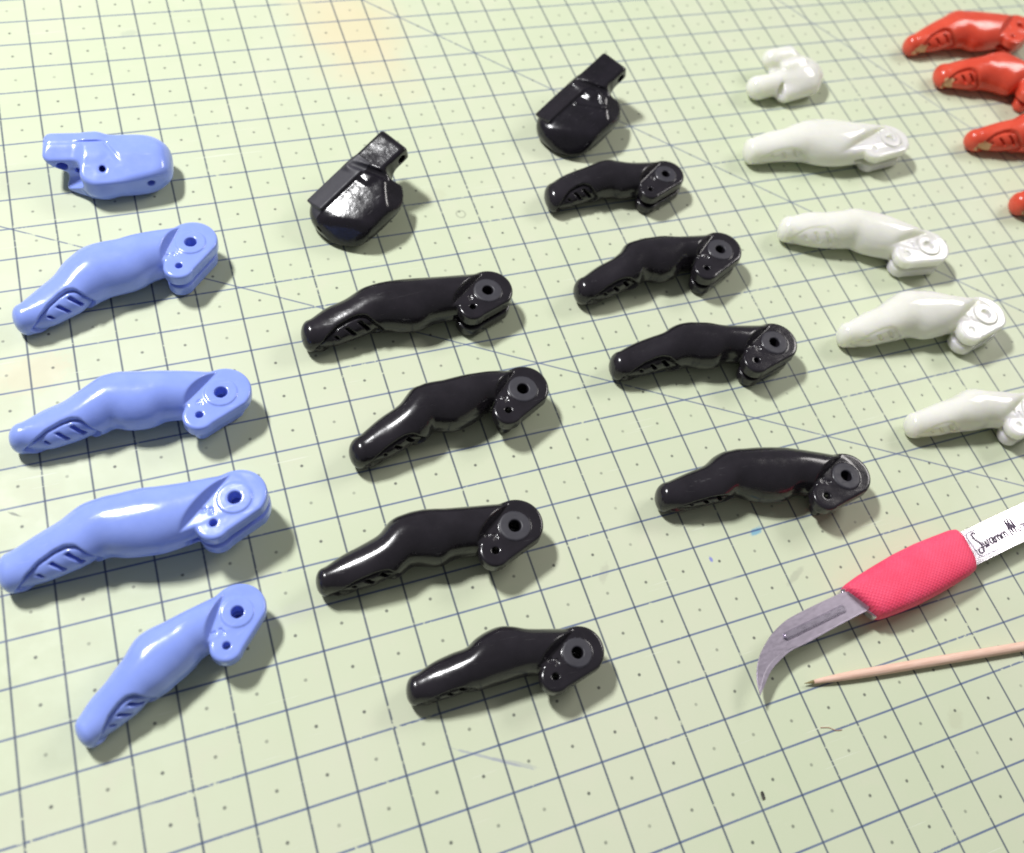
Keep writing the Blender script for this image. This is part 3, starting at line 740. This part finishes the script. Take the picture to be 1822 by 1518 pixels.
GRP = {'blue': 'blue finger castings', 'black': 'black finger castings', 'white': 'milky white finger castings', 'red': 'red finger castings'}
LABELS = {
    'blue1': ('blue plastic finger just below the blue knuckle piece, first in the blue column', 'G*', 1.0),
    'blue2': ('blue plastic finger lying almost level, second from the top of the blue column', 'G', 1.0),
    'blue3': ('longest blue plastic finger, its hinge face glaring white, touching the left edge', 'S*', 1.0),
    'blue4': ('shortest blue plastic finger, steeply slanted at the bottom of the blue column', '3*', 1.0),
    'blackA1': ('black plastic finger with scuffed purple sheen, directly below the nearer black knuckle piece', 'S', 0.95),
    'blackA2': ('black plastic finger second from the top of the middle column, bubble mark in its highlight', '3*', 0.72),
    'blackA3': ('black plastic finger with one long unbroken white highlight, third in the middle column', '3*', 0.7),
    'blackA4': ('short black plastic finger nearest the camera, at the bottom of the middle column', '3*', 0.6),
    'blackB1': ('small black plastic finger directly below the far black knuckle piece', 'S', 0.95),
    'blackB2': ('black plastic finger second from the top of the right black column, glossy lilac hinge face', 'G*', 0.75),
    'blackB3': ('black plastic finger across the thin diagonal print line, third in the right black column', 'G*', 0.8),
    'blackB4': ('long dull black plastic finger above the pink scalpel grip', '*S', 0.55),
    'white2': ('milky white finger directly below the white knuckle piece', 'S', 0.6),
    'white3': ('milky white finger sloping down to the right, second in the white column', 'S', 0.9),
    'white4': ('milky white finger with a glaring white hinge face, third in the white column', 'S*', 0.8),
    'white5': ('milky white finger cut off by the right edge, bottom of the white column', '3T', 0.8),
    'red1': ('topmost red finger in the upper right corner, its hinge holes in view', 'S', 1.12),
    'red2': ('red finger with brightest orange knuckle, second from the top right corner', 'S', 1.05),
    'red3': ('red finger third from the top right corner, only its front half in view', 'S', 1.12),
    'red4': ('red fingertip just peeking in at the right edge, lowest of the reds', 'S', 1.0),
}
UNDER = {'blue2': 0.18, 'blue3': 0.0, 'blue4': 0.2, 'blackA2': 0.17, 'blackA3': 0.2, 'blackA4': 0.2, 'blackA1': 0.0, 'blackB1': 0.0, 'blackB4': 0.2, 'white4': 0.0, 'red1': 0.12, 'red2': 0.12}
MATS = {'blue': (M_BLUE, M_BLUE), 'black': (M_BLACK, M_BLACK_MATT), 'white': (M_WHITE, M_WHITE_RING), 'red': (M_RED, M_RED)}
for i_, (key, spec) in enumerate(FINGERS.items()):
    fam = ''.join(ch for ch in key if ch.islower())
    lab, marks, pad = LABELS[key]
    root = thing('finger_casting', lab, 'finger part', GRP[fam], (spec['at'][0], spec['at'][1], 0), spec['turn'])
    build_finger(spec, root, MATS[fam][0], MATS[fam][1], 0.027 if fam != 'red' else 0.03, marks, (0.055, 0.165) if fam == 'red' else None, pad, i_ * 1.7, 0.3 if fam == 'white' else 1.0, UNDER.get(key, 0.05), 0.07 if fam == 'white' else 0.0)
    if spec['lift']:
        root.location.z = spec['lift'] * U
        root.rotation_euler = (0, -math.asin(spec['lift'] / -spec['tip']), spec['turn'])


# ------------------------------------------------------------------ knuckle pieces
def build_solid(root, fn, box, h, mats, classify=None, names=('body',)):
    xs, ys, zs = grid(*box, h)
    P = (xs[:, None, None], ys[None, :, None], zs[None, None, :])
    D = np.ascontiguousarray(np.broadcast_to(fn(P), (len(xs), len(ys), len(zs))))
    V, N, Q = surface_nets(D, (xs[0], ys[0], zs[0]), h)
    c = V[Q].mean(1)
    cls = classify(c) if classify else np.zeros(len(Q), int)
    split_parts(root, V, N, Q, cls, names, mats)


def black_knuckle(P):
    # the piece rests on its nose, tongue end lifted
    x0, y, z0 = P
    cp, sp = math.cos(0.30), math.sin(0.30)
    x = (x0 + 1.2) * cp + z0 * sp - 1.2
    z = -(x0 + 1.2) * sp + z0 * cp + 0.06
    P = (x, y, z)
    u, v, w = (x + 0.34) / 1.30, (y + 0.10) / 1.02, (z - 0.40) / 0.64
    k0 = (np.abs(u) ** 2.9 + np.abs(v) ** 2.9 + np.abs(w) ** 2.6) ** (1 / 2.8)
    b = (k0 - 1) * 0.62
    # flat rear facet, rounded front, ridge between
    b = smax(b, (y - 0.22) * 0.30 + (z - 0.95) * 0.95, 0.04)
    b = smax(b, -(y - 0.25) * 0.04 + (z - 0.93) * 1.0, 0.16)
    pl = rbox(P, (-0.36, 0.54, 0.848), (0.90, 0.31, 0.045), 0.03, 0.0, -math.atan2(0.30, 0.95))
    b = smin(b, pl, 0.07)
    # parting lip below the nose and the narrower foot
    b = smax(b, -(0.09 - np.abs(z - 0.30) - np.maximum(0, b + 0.07) * 0.6 + 0 * x) * 0.6 - 0.0, 0.04) if False else b
    b = np.where(z < 0.32, smax(b + 0.07, z - 0.30, 0.02), b)
    # tongue with cross hole
    t = rbox(P, (0.90, 0.30, 0.66), (0.80, 0.47, 0.28), 0.11)
    t = smax(t, np.where(x > 1.38, np.sqrt((x - 1.38) ** 2 + (z - 0.66) ** 2) - 0.34, -0.5), 0.05)
    # bevels at the nose and front corner
    b = smax(b, -(x + 1.10) * 0.62 - (y + 0.35) * 0.42 + (z - 0.62) * 0.66 - 0.21, 0.10)
    b = smax(b, (x - 0.35) * 0.55 - (y + 0.50) * 0.55 + (z - 0.62) * 0.63 - 0.20, 0.06)
    D = smin(b, t, 0.13)
    # furrow between tongue and front half, notch at the right
    D = smax(D, -capsule(P, (0.30, 0.62, 1.02), (0.72, -0.55, 0.86), 0.11), 0.05)
    D = smax(D, -capsule(P, (0.92, -0.32, 1.0), (0.95, -0.40, 0.2), 0.17), 0.06)
    D = np.maximum(D, -cyl(P, (1.40, 0, 0.63), 'y', 0.13))
    return np.maximum(D, -(z0 - 0.004)) + 0 * x0


def black_knuckle_cls(c):
    k = np.zeros(len(c), int)
    k[(c[:, 0] > 0.95)] = 1
    zl = -(c[:, 0] + 1.2) * math.sin(0.30) + c[:, 2] * math.cos(0.30) + 0.06
    k[(zl > 0.76) & (c[:, 1] > 0.24) & (c[:, 0] < 0.30) & (c[:, 0] > -1.7)] = 2
    return k


kb = thing('knuckle_casting', 'glossy black knuckle piece left of the other one, large white glare on its top', 'knuckle part', 'knuckle castings', (9.97, 13.10, 0), math.radians(31))
build_solid(kb, black_knuckle, (-1.75, 2.05, -1.25, 1.15, -0.1, 1.75), 0.026, (M_BLACK_ROUGH, M_BLACK_ROUGH, M_BLACK_MATT), black_knuckle_cls, ('body', 'tongue', 'cover_plate'))


def black_knuckle_far(P):
    x, y, z = P
    x = x / 1.08
    D = black_knuckle((x, y, z))
    cp, sp = math.cos(0.30), math.sin(0.30)
    q = ((x + 1.2) * cp + z * sp - 1.2, y, -(x + 1.2) * sp + z * cp + 0.06)
    D = smin(D, capsule(q, (-0.25, 0.12, 0.90), (0.18, -0.62, 0.86), 0.055), 0.05)
    D = smin(D, capsule(q, (0.18, -0.62, 0.86), (0.50, -0.10, 0.88), 0.055), 0.05)
    return D


kf = thing('knuckle_casting', 'dark black knuckle piece farther back, with a bright V-shaped glint', 'knuckle part', 'knuckle castings', (17.50, 15.36, 0), math.radians(29))
build_solid(kf, black_knuckle_far, (-1.9, 2.25, -1.25, 1.15, -0.1, 1.75), 0.028, (M_BLACK_ROUGH, M_BLACK_ROUGH, M_BLACK), black_knuckle_cls, ('body', 'tongue', 'cover_plate'))


def blue_knuckle(P):
    x, y, z = P
    b = rbox(P, (0.38, 0.0, 0.60), (1.14, 0.86, 0.58), 0.42)
    f1 = (y - 0.35) * 0.30 + (z - 1.10) * 0.95
    f2 = -(y - 0.05) * 0.28 + (z - 1.10) * 0.96
    b = smax(b, f1, 0.06)
    b = smax(b, f2, 0.06)
    b = smax(b, z - 1.09, 0.03)
    b = smax(b, (x - 1.0) * 0.8 + (z - 0.95) * 0.6 - 0.28, 0.15)
    b = smax(b, 0.24 * x - 0.97 * y - 0.86, 0.15)
    b = smax(b, ellipsoid(P, (0.10, 0.05, 0.58), (1.52, 1.05, 0.80)), 0.12)
    # slope under the front edge
    b = smax(b, -(y + 0.55) * 0.75 + (0.10 - z) * 0.66 - 0.10, 0.15)
    # tongue to the left, raised
    t = rbox(P, (-0.90, 0.40, 0.70), (0.74, 0.47, 0.40), 0.22)
    t = smax(t, -(y - 0.25) * 0.35 + (z - 1.05) * 0.93, 0.06)
    t = smax(t, -(x + 1.15) * 0.6 + (0.45 - z) * 0.8, 0.1)
    # leg below the tongue
    lg = rbox(P, (-0.66, -0.20, 0.30), (0.46, 0.36, 0.30), 0.17, -0.5)
    D = smin(b, t, 0.24)
    D = smin(D, lg, 0.10)
    # front lobe beside the notch
    D = smin(D, ellipsoid(P, (-0.22, -0.48, 0.44), (0.44, 0.40, 0.42)), 0.12)
    # hollow under the tongue between the two prongs
    D = smax(D, -capsule(P, (-1.5, -0.25, 0.34), (-0.62, -0.40, 0.62), 0.28, 0.20), 0.06)
    # holes in the shaded front of the tongue
    D = np.maximum(D, -capsule(P, (-1.22, -0.4, 0.70), (-1.18, 0.25, 0.70), 0.14))
    D = np.maximum(D, -capsule(P, (-0.82, -0.4, 0.60), (-0.80, 0.2, 0.60), 0.08))
    # slanted hole in the front shoulder
    D = smax(D, -capsule(P, (-0.17, -0.60, 1.05), (-0.24, 0.0, 0.62), 0.07, 0.10), 0.05)
    D = smax(D, -capsule(P, (0.95, -1.1, 0.58), (0.95, -0.2, 0.58), 0.095), 0.02)
    D = np.maximum(D, -cyl(P, (-1.46, 0.55, 0.98), 'x', 0.035, 0.3))
    # cast seam on the top
    D = smax(D, -capsule(P, (-1.5, 0.40, 1.115), (-0.1, 0.42, 1.105), 0.034), 0.02)
    D = smax(D, -capsule(P, (-0.1, 0.42, 1.105), (1.45, 0.27, 1.10), 0.034), 0.02)
    D = smax(D, -capsule(P, (-0.1, 0.38, 1.11), (0.35, -0.45, 1.08), 0.045), 0.05)
    D = np.maximum(D, -(z - 0.004))
    return D


def blue_knuckle_cls(c):
    k = np.zeros(len(c), int)
    k[(c[:, 0] < -0.55) & (c[:, 2] > 0.60)] = 1
    k[(c[:, 0] < -0.45) & (c[:, 2] <= 0.60) & (c[:, 1] < 0.2)] = 2
    return k


bk = thing('knuckle_casting', 'blue knuckle piece with dark holes at the top of the blue column', 'knuckle part', 'knuckle castings', (3.62, 15.20, 0), math.radians(-7))
build_solid(bk, blue_knuckle, (-1.8, 1.75, -1.15, 1.1, -0.1, 1.35), 0.026, (M_BLUE,) * 3, blue_knuckle_cls, ('body', 'tongue', 'leg'))


def white_knuckle(P):
    x, y, z = P
    D = ellipsoid(P, (0.42, 0.02, 0.50), (1.02, 0.82, 0.50))
    D = smin(D, capsule(P, (-0.1, -0.25, 0.48), (-1.25, -0.28, 0.42), 0.36, 0.40), 0.14)
    D = smin(D, capsule(P, (-0.30, 0.62, 0.72), (0.35, 0.66, 0.70), 0.36, 0.38), 0.12)
    D = smin(D, capsule(P, (-0.05, 0.05, 0.86), (0.55, 0.15, 0.90), 0.20, 0.18), 0.10)
    D = smin(D, capsule(P, (-0.35, -0.62, 0.36), (0.75, -0.50, 0.40), 0.33), 0.12)
    D = smax(D, -capsule(P, (-0.62, -0.75, 0.45), (-0.50, -0.45, 0.60), 0.10), 0.12)
    D = smax(D, -capsule(P, (-0.9, 0.35, 0.75), (-0.35, 0.18, 0.78), 0.10), 0.12)
    D = np.maximum(D, -(z - 0.004))
    return D


def white_knuckle_cls(c):
    k = np.zeros(len(c), int)
    k[(c[:, 0] < -0.62)] = 1
    return k


wk = thing('knuckle_casting', 'lumpy milky white knuckle piece at the top of the white column', 'knuckle part', 'knuckle castings', (25.15, 15.98, 0), math.radians(2))
build_solid(wk, white_knuckle, (-1.85, 1.65, -1.15, 1.2, -0.1, 1.35), 0.028, (M_WHITE,), None, ('body',))


# ------------------------------------------------------------------ scalpel
def metal(name, base, rough, grain=0.0, turn=0.0):
    k = NT(name)
    co = k.objco(scale=(6 / U, 14 / U, 10 / U), rot=(0, 0, turn))
    n1 = k.noise(co, 1.0, 4, 0.6)
    k.set(Base_Color=k.mix(n1, rgb(*[c * 0.97 for c in base]), rgb(*base)), Metallic=1.0)
    k.set(Roughness=k.ramp(n1, 0.3, 0.7, rough * 0.92, rough * 1.08))
    if grain:
        k.bump(n1, grain, 0.01 * U)
    return k.m


M_BLADE = metal('blade_steel', (0.54, 0.485, 0.58), 0.38, 0.04)
M_HANDLE = metal('handle_steel', (0.86, 0.82, 0.88), 0.13, 0.0)
M_EDGE = metal('ground_edge', (0.74, 0.68, 0.78), 0.42, 0.15, 0.9)

M_LUG = metal('lug_steel', (0.66, 0.60, 0.72), 0.28, 0.05)
M_RIM = metal('dark_slot_steel', (0.34, 0.30, 0.38), 0.4, 0.05)


def rubber():
    k = NT('pink_rubber')
    co = k.objco(scale=(1 / U,) * 3)
    n1 = k.noise(co, 1.5, 4, 0.6)
    k.set(Base_Color=k.mix(k.ramp(n1, 0.3, 0.7), rgb(0.86, 0.060, 0.140), rgb(0.90, 0.082, 0.175)))
    k.set(Roughness=0.62, Subsurface_Weight=0.15, Subsurface_Radius=(1, 0.3, 0.3), Subsurface_Scale=0.08 * U)
    hs = []
    for ang in (0.9, -0.9):
        wv = k.n('ShaderNodeTexWave', wave_type='BANDS', bands_direction='X')
        k.link(k.objco(rot=(0, 0, ang)), wv.inputs['Vector'])
        wv.inputs['Scale'].default_value = 4.2
        wv.inputs['Distortion'].default_value = 0.0
        hs.append(wv.outputs['Fac'])
    k.bump(k.math('MINIMUM', hs[0], hs[1]), 0.6, 0.014 * U)
    return k.m


M_RUBBER = rubber()
M_INK = plastic('dark_etching', (0.055, 0.035, 0.075), (0.08, 0.05, 0.10), 0.5, bumpy=0.0)

M_LINE = plastic('faint_etching', (0.30, 0.26, 0.34), (0.36, 0.32, 0.40), 0.5, bumpy=0.0)

# local frame: x runs along the handle from the blade end, y across, z up; origin at the blade end of the grip
SC_AT = (18.22, -1.56)
SC_TURN = math.atan2(0.66, 5.5)
scal = thing('scalpel', 'scalpel with pink rubber grip, flat steel handle and hooked blade', 'scalpel', None, (SC_AT[0], SC_AT[1], 0), SC_TURN)


def to_local(p):
    dx, dy = p[0] - SC_AT[0], p[1] - SC_AT[1]
    c, s = math.cos(SC_TURN), math.sin(SC_TURN)
    return (dx * c + dy * s, -dx * s + dy * c)


def loft(name, rings, mat, parent, smooth=True):
    """rings of equal length, ends closed"""
    n = len(rings[0])
    v = [p for r in rings for p in r]
    f = []
    for i in range(len(rings) - 1):
        for j in range(n):
            f.append((i * n + j, i * n + (j + 1) % n, (i + 1) * n + (j + 1) % n, (i + 1) * n + j))
    f.append(tuple(reversed(range(n))))
    f.append(tuple((len(rings) - 1) * n + j for j in range(n)))
    return link_mesh(name, v, f, mat, parent, smooth=smooth)


def oval(x, cy, cz, hw, hh, p, n=40, slant=0.0):
    out = []
    for i in range(n):
        a = 2 * math.pi * i / n
        c, s = math.cos(a), math.sin(a)
        y = math.copysign(abs(c) ** (2 / p), c) * hw
        z = math.copysign(abs(s) ** (2 / p), s) * hh
        out.append((x - slant * y, cy + y, cz + z))
    return out


# grip: (x, centre y, half width, half height)
GR = [(0.00, -0.02, 0.10, 0.08), (0.0, -0.02, 0.44, 0.24), (0.03, -0.02, 0.50, 0.30), (0.12, -0.02, 0.535, 0.345), (0.45, -0.01, 0.58, 0.39), (0.9, 0.0, 0.62, 0.41), (1.5, 0.01, 0.66, 0.43), (2.2, 0.02, 0.66, 0.43), (2.8, 0.02, 0.63, 0.42), (3.25, 0.02, 0.60, 0.40), (3.42, 0.02, 0.565, 0.36), (3.50, 0.02, 0.50, 0.28), (3.50, 0.02, 0.10, 0.08)]
rings = []
for (x, cy, hw, hh) in GR:
    sl = 0.42 * max(0, 1 - x / 1.2) - 0.16 * max(0, (x - 2.4) / 1.1)
    rings.append(oval(x, cy, 0.45, hw, hh, 3.0, 48, -sl if False else sl))
loft('grip', rings, M_RUBBER, scal)


def slab(name, outline, z_of, thick, mat, parent, bevel=0.0):
    """flat piece from a plan outline; z_of gives the height of its top"""
    n = len(outline)
    v = [(x, y, z_of(x, y)) for x, y in outline] + [(x, y, z_of(x, y) - thick) for x, y in outline]
    f = [tuple(range(n)), tuple(reversed(range(n, 2 * n)))] + [(i, i + n, (i + 1) % n + n, (i + 1) % n) for i in range(n)]
    o = link_mesh(name, v, f, mat, parent, smooth=False)
    bm = bmesh.new()
    bm.from_mesh(o.data)
    bmesh.ops.recalc_face_normals(bm, faces=bm.faces)
    if bevel:
        ed = [e for e in bm.edges if len(e.link_faces) == 2 and e.calc_face_angle(0) > 0.6]
        bmesh.ops.bevel(bm, geom=ed, offset=bevel * U, segments=2, affect='EDGES', clamp_overlap=True)
    bm.to_mesh(o.data)
    bm.free()
    return o


hz_ = lambda x, y: 0.57
handle = slab('handle', [(3.30, -0.44), (9.5, -0.40), (10.6, -0.30), (11.0, 0.0), (10.6, 0.30), (9.5, 0.40), (3.30, 0.46)], hz_, 0.24, M_HANDLE, scal, 0.035)
nose = slab('handle_nose', [(0.25, -0.46), (0.25, 0.42), (-0.10, 0.47), (-0.34, 0.43), (-0.30, 0.30), (-0.05, -0.15), (0.12, -0.50)], lambda x, y: 0.56, 0.26, M_HANDLE, scal, 0.03)

# engraved frame on the handle and the maker's signature, thin dark strips a hair above the steel
def strip(name, paths, width, z, mat, parent):
    v, f = [], []
    for path in paths:
        pts = [Vector((p[0], p[1])) for p in path]
        base = len(v)
        for i, p in enumerate(pts):
            a = pts[max(0, i - 1)]
            b = pts[min(len(pts) - 1, i + 1)]
            t = (b - a)
            t = t.normalized() if t.length else Vector((1, 0))
            n = Vector((-t.y, t.x)) * (width / 2)
            v += [(p.x + n.x, p.y + n.y, z), (p.x - n.x, p.y - n.y, z)]
        for i in range(len(pts) - 1):
            f.append((base + 2 * i, base + 2 * i + 1, base + 2 * i + 3, base + 2 * i + 2))
    o = link_mesh(name, v, f, mat, parent, smooth=False)
    bm = bmesh.new()
    bm.from_mesh(o.data)
    for fc in bm.faces:
        if fc.normal.z < 0:
            fc.normal_flip()
    bm.to_mesh(o.data)
    bm.free()
    return o


def smooth_path(p, k=8):
    q = [Vector(a) for a in p]
    q = [2 * q[0] - q[1]] + q + [2 * q[-1] - q[-2]]
    out = []
    for i in range(1, len(q) - 2):
        for t in np.linspace(0, 1, k, endpoint=False):
            out.append(0.5 * ((2 * q[i]) + (-q[i - 1] + q[i + 1]) * t + (2 * q[i - 1] - 5 * q[i] + 4 * q[i + 1] - q[i + 2]) * t * t + (-q[i - 1] + 3 * q[i] - 3 * q[i + 1] + q[i + 2]) * t ** 3))
    out.append(q[-2])
    return [(a.x, a.y) for a in out]


SIG = {   # handwriting, letter heights in units of the small letters
    'S': [[(0.75, 2.2), (0.45, 2.5), (0.1, 2.2), (0.15, 1.6), (0.5, 1.0), (0.55, 0.3), (0.25, -0.3), (-0.25, -0.35), (-0.35, 0.1), (0.1, 0.3), (0.7, 0.2)]],
    'w': [[(0.0, 0.9), (0.1, 0.3), (0.25, 0.05), (0.45, 0.4), (0.5, 0.85), (0.5, 0.4), (0.65, 0.05), (0.85, 0.35), (0.95, 0.9), (1.1, 0.8)]],
    'a': [[(0.75, 0.85), (0.4, 0.9), (0.15, 0.5), (0.3, 0.1), (0.6, 0.3), (0.78, 0.85), (0.75, 0.3), (0.9, 0.05), (1.1, 0.2)]],
    'n': [[(0.0, 0.85), (0.1, 0.1), (0.12, 0.5), (0.35, 0.9), (0.55, 0.7), (0.55, 0.1), (0.6, 0.5), (0.8, 0.9), (1.0, 0.6), (1.0, 0.15), (1.2, 0.2)]],
    'm': [[(0.0, -0.1), (0.1, 1.2), (0.3, 2.4)], [(0.3, 2.4), (0.35, 1.2), (0.45, 0.0)], [(0.45, 0.2), (0.6, 1.4), (0.75, 2.3)], [(0.75, 2.3), (0.8, 1.1), (0.95, 0.0)], [(0.95, 0.2), (1.1, 1.3), (1.25, 2.2)], [(1.25, 2.2), (1.3, 1.0), (1.5, 0.0), (1.7, 0.1)]],
    'o': [[(0.5, 0.85), (0.15, 0.6), (0.2, 0.1), (0.55, 0.1), (0.7, 0.5), (0.45, 0.85), (0.95, 0.75)]],
    'r': [[(0.0, 0.8), (0.15, 0.1), (0.2, 0.6), (0.5, 0.85), (0.7, 0.7)]],
    't': [[(0.3, 2.0), (0.2, 0.5), (0.4, 0.05), (0.65, 0.2)], [(-0.1, 1.3), (0.7, 1.4)]],
}
ws = 0.19
cx = 3.86
paths = []
for ch, adv in (('S', 0.85), ('w', 1.1), ('a', 1.05), ('n', 1.2), ('n', 1.35), ('.', 0.35), ('m', 1.75), ('o', 0.95), ('r', 0.75), ('t', 0.7), ('o', 0.95), ('n', 1.2)):
    if ch == '.':
        paths.append([(cx + 0.00, -0.02), (cx + 0.03, 0.0), (cx + 0.05, -0.01)])
    else:
        for st in SIG[ch]:
            paths.append(smooth_path([(cx + px_ * ws, -0.17 + py_ * ws) for px_, py_ in st]))
    cx += adv * ws
strip('signature', paths, 0.032, 0.583, M_INK, handle)
fr = []
for (a0, ccx, ccy) in ((180, 3.84, -0.20), (270, 7.6, -0.20), (0, 7.6, 0.22), (90, 3.84, 0.22)):
    for i in range(6):
        a = math.radians(a0 + i * 18)
        fr.append((ccx + 0.13 * math.cos(a), ccy + 0.13 * math.sin(a)))
fr.append(fr[0])
strip('engraved_frame', [fr], 0.020, 0.580, M_LINE, handle)

# hooked blade (plan outline in mat cells)
BL_BACK = [(14.829, -2.837), (14.898, -2.525), (15.021, -2.271), (15.198, -2.03), (15.459, -1.811), (15.759, -1.619), (16.221, -1.441), (16.815, -1.349), (17.452, -1.277), (17.819, -1.24)]
BL_HEEL = [(18.003, -1.263), (18.339, -1.766), (18.246, -1.826)]
BL_EDGE = [(18.246, -1.826), (17.72, -1.895), (17.072, -1.988), (16.476, -2.083), (16.04, -2.125), (15.702, -2.226), (15.329, -2.405), (15.017, -2.672), (14.829, -2.837)]


def blade_z(x, y):
    return 0.44 + 0.15 * min(1, max(0, (x + 3.4) / 3.3)) + 0.02


back = smooth_path([to_local(p) for p in BL_BACK], 5)
edge = smooth_path([to_local(p) for p in BL_EDGE], 5)
heel = [to_local(p) for p in BL_HEEL[:2]]
blade = slab('blade', (back + heel + edge)[:-1], blade_z, 0.04, M_BLADE, scal, 0.006)
# ground cutting bevel along the inner curve of the hook
hook = [p for p in edge if p[0] < -2.0]
inner = []
for i, p in enumerate(hook):
    a, b = hook[max(0, i - 1)], hook[min(len(hook) - 1, i + 1)]
    t = Vector((b[0] - a[0], b[1] - a[1])).normalized()
    w = 0.11 * math.sin(math.pi * min(1, (i + 0.6) / (len(hook) - 1) * 0.92)) + 0.012
    inner.append((p[0] + t.y * w * 1.0, p[1] - t.x * w * 1.0))
v, f = [], []
for (a, b) in zip(hook, inner):
    v += [(a[0], a[1], blade_z(*a) - 0.012), (b[0], b[1], blade_z(*b) + 0.004)]
for i in range(len(hook) - 1):
    f.append((2 * i, 2 * i + 1, 2 * i + 3, 2 * i + 2))
link_mesh('cutting_edge', v, f, M_EDGE, blade, smooth=False)

# long slot of the blade with the handle's lug seated in it
SL = [to_local(p) for p in [(15.992, -1.73), (16.02, -1.88), (17.684, -1.687), (17.656, -1.539)]]
ca = Vector(((SL[0][0] + SL[1][0]) / 2, (SL[0][1] + SL[1][1]) / 2))
cb = Vector(((SL[2][0] + SL[3][0]) / 2, (SL[2][1] + SL[3][1]) / 2))
ax = (cb - ca).normalized()
nn_ = Vector((-ax.y, ax.x))
hwid = 0.078


def stadium(r, grow=0.0):
    pts = []
    for c0, a0 in ((cb, -90), (ca, 90)):
        for i in range(9):
            a = math.radians(a0 + i * 22.5)
            d = ax * math.cos(a) * (r + grow) * 0.6 + nn_ * math.sin(a) * (r + grow)
            pts.append((c0.x + d.x, c0.y + d.y))
    return pts


slab('slot_rim', stadium(hwid, 0.022), lambda x, y: blade_z(x, y) + 0.012, 0.03, M_RIM, blade, 0.006)
slab('handle_lug', stadium(hwid - 0.004), lambda x, y: blade_z(x, y) + 0.05, 0.05, M_LUG, scal, 0.022)

# ------------------------------------------------------------------ toothpick
def wood():
    k = NT('toothpick_wood')
    co = k.objco(scale=(2 / U, 30 / U, 30 / U))
    n1 = k.noise(co, 1.0, 4, 0.6)
    k.set(Base_Color=k.mix(k.ramp(n1, 0.3, 0.7), rgb(0.72, 0.46, 0.35), rgb(0.82, 0.58, 0.47)), Roughness=0.55)
    k.bump(n1, 0.3, 0.02 * U)
    return k.m


M_WOOD = wood()
M_TIP = plastic('stained_tip', (0.20, 0.17, 0.07), (0.30, 0.24, 0.12), 0.6, bumpy=0.2)
PA, PB = (16.16, -2.845), (22.08, -3.70)
pang = math.atan2(PB[1] - PA[1], PB[0] - PA[0])
pick = thing('toothpick', 'thin pale pink wooden toothpick beside the scalpel blade', 'toothpick', None, (PA[0], PA[1], 0), pang)


def tube(name, prof, mat, parent, n=14):
    rr_ = []
    for (x, r, z) in prof:
        rr_.append([(x, r * math.cos(2 * math.pi * i / n), z + r * math.sin(2 * math.pi * i / n)) for i in range(n)])
    return loft(name, rr_, mat, parent)


tube('shaft', [(0.22, 0.044, 0.105), (0.5, 0.068, 0.108), (0.9, 0.092, 0.113), (1.4, 0.108, 0.115), (2.2, 0.114, 0.116), (5.0, 0.116, 0.117), (7.5, 0.116, 0.117), (8.6, 0.06, 0.116), (9.0, 0.02, 0.116)], M_WOOD, pick)
tube('point', [(0.0, 0.008, 0.085), (0.1, 0.024, 0.095), (0.222, 0.0445, 0.105)], M_TIP, pick)

# ------------------------------------------------------------------ litter on the mat
M_DARK = plastic('dark_crumb_stuff', (0.035, 0.035, 0.03), (0.06, 0.055, 0.05), 0.6, bumpy=0.3)
M_HAIR = plastic('pale_fibre_stuff', (0.50, 0.24, 0.16), (0.60, 0.34, 0.24), 0.6, bumpy=0.0)


def crumb(at, size, ang, label):
    bm = bmesh.new()
    bmesh.ops.create_icosphere(bm, subdivisions=2, radius=1.0)
    rnd = random.Random(int(at[0] * 100))
    for q in bm.verts:
        q.co *= 0.75 + 0.4 * rnd.random()
        q.co = Vector((q.co.x * size[0], q.co.y * size[1], max(-0.3, q.co.z) * size[2] + 0.3 * size[2])) * U
    me = bpy.data.meshes.new('crumb')
    bm.to_mesh(me)
    bm.free()
    me.materials.append(M_DARK)
    o = bpy.data.objects.new('crumb', me)
    COL.objects.link(o)
    o.location = (at[0] * U, at[1] * U, 0.001 * U)
    o.rotation_euler = (0, 0, ang)
    o['label'] = label
    o['category'] = 'crumb'
    return o


crumb(CRUMB, (0.045, 0.105, 0.04), -0.2, 'tiny dark crumb on an empty cell near the bottom edge')


def fibre(pts, r, label):
    path = smooth_path(pts, 6)
    rings_ = []
    for i, p in enumerate(path):
        a, b = path[max(0, i - 1)], path[min(len(path) - 1, i + 1)]
        t = Vector((b[0] - a[0], b[1] - a[1])).normalized()
        rings_.append([(p[0] - t.y * r * math.cos(q), p[1] + t.x * r * math.cos(q), 0.016 + r * math.sin(q)) for q in (0, 1.57, 3.14, 4.71)])
    o = loft('fibre', rings_, M_HAIR, None)
    o['label'] = label
    o['category'] = 'fibre'


fibre(HAIR1, 0.008, 'fine pale fibre on the mat below the scalpel blade')
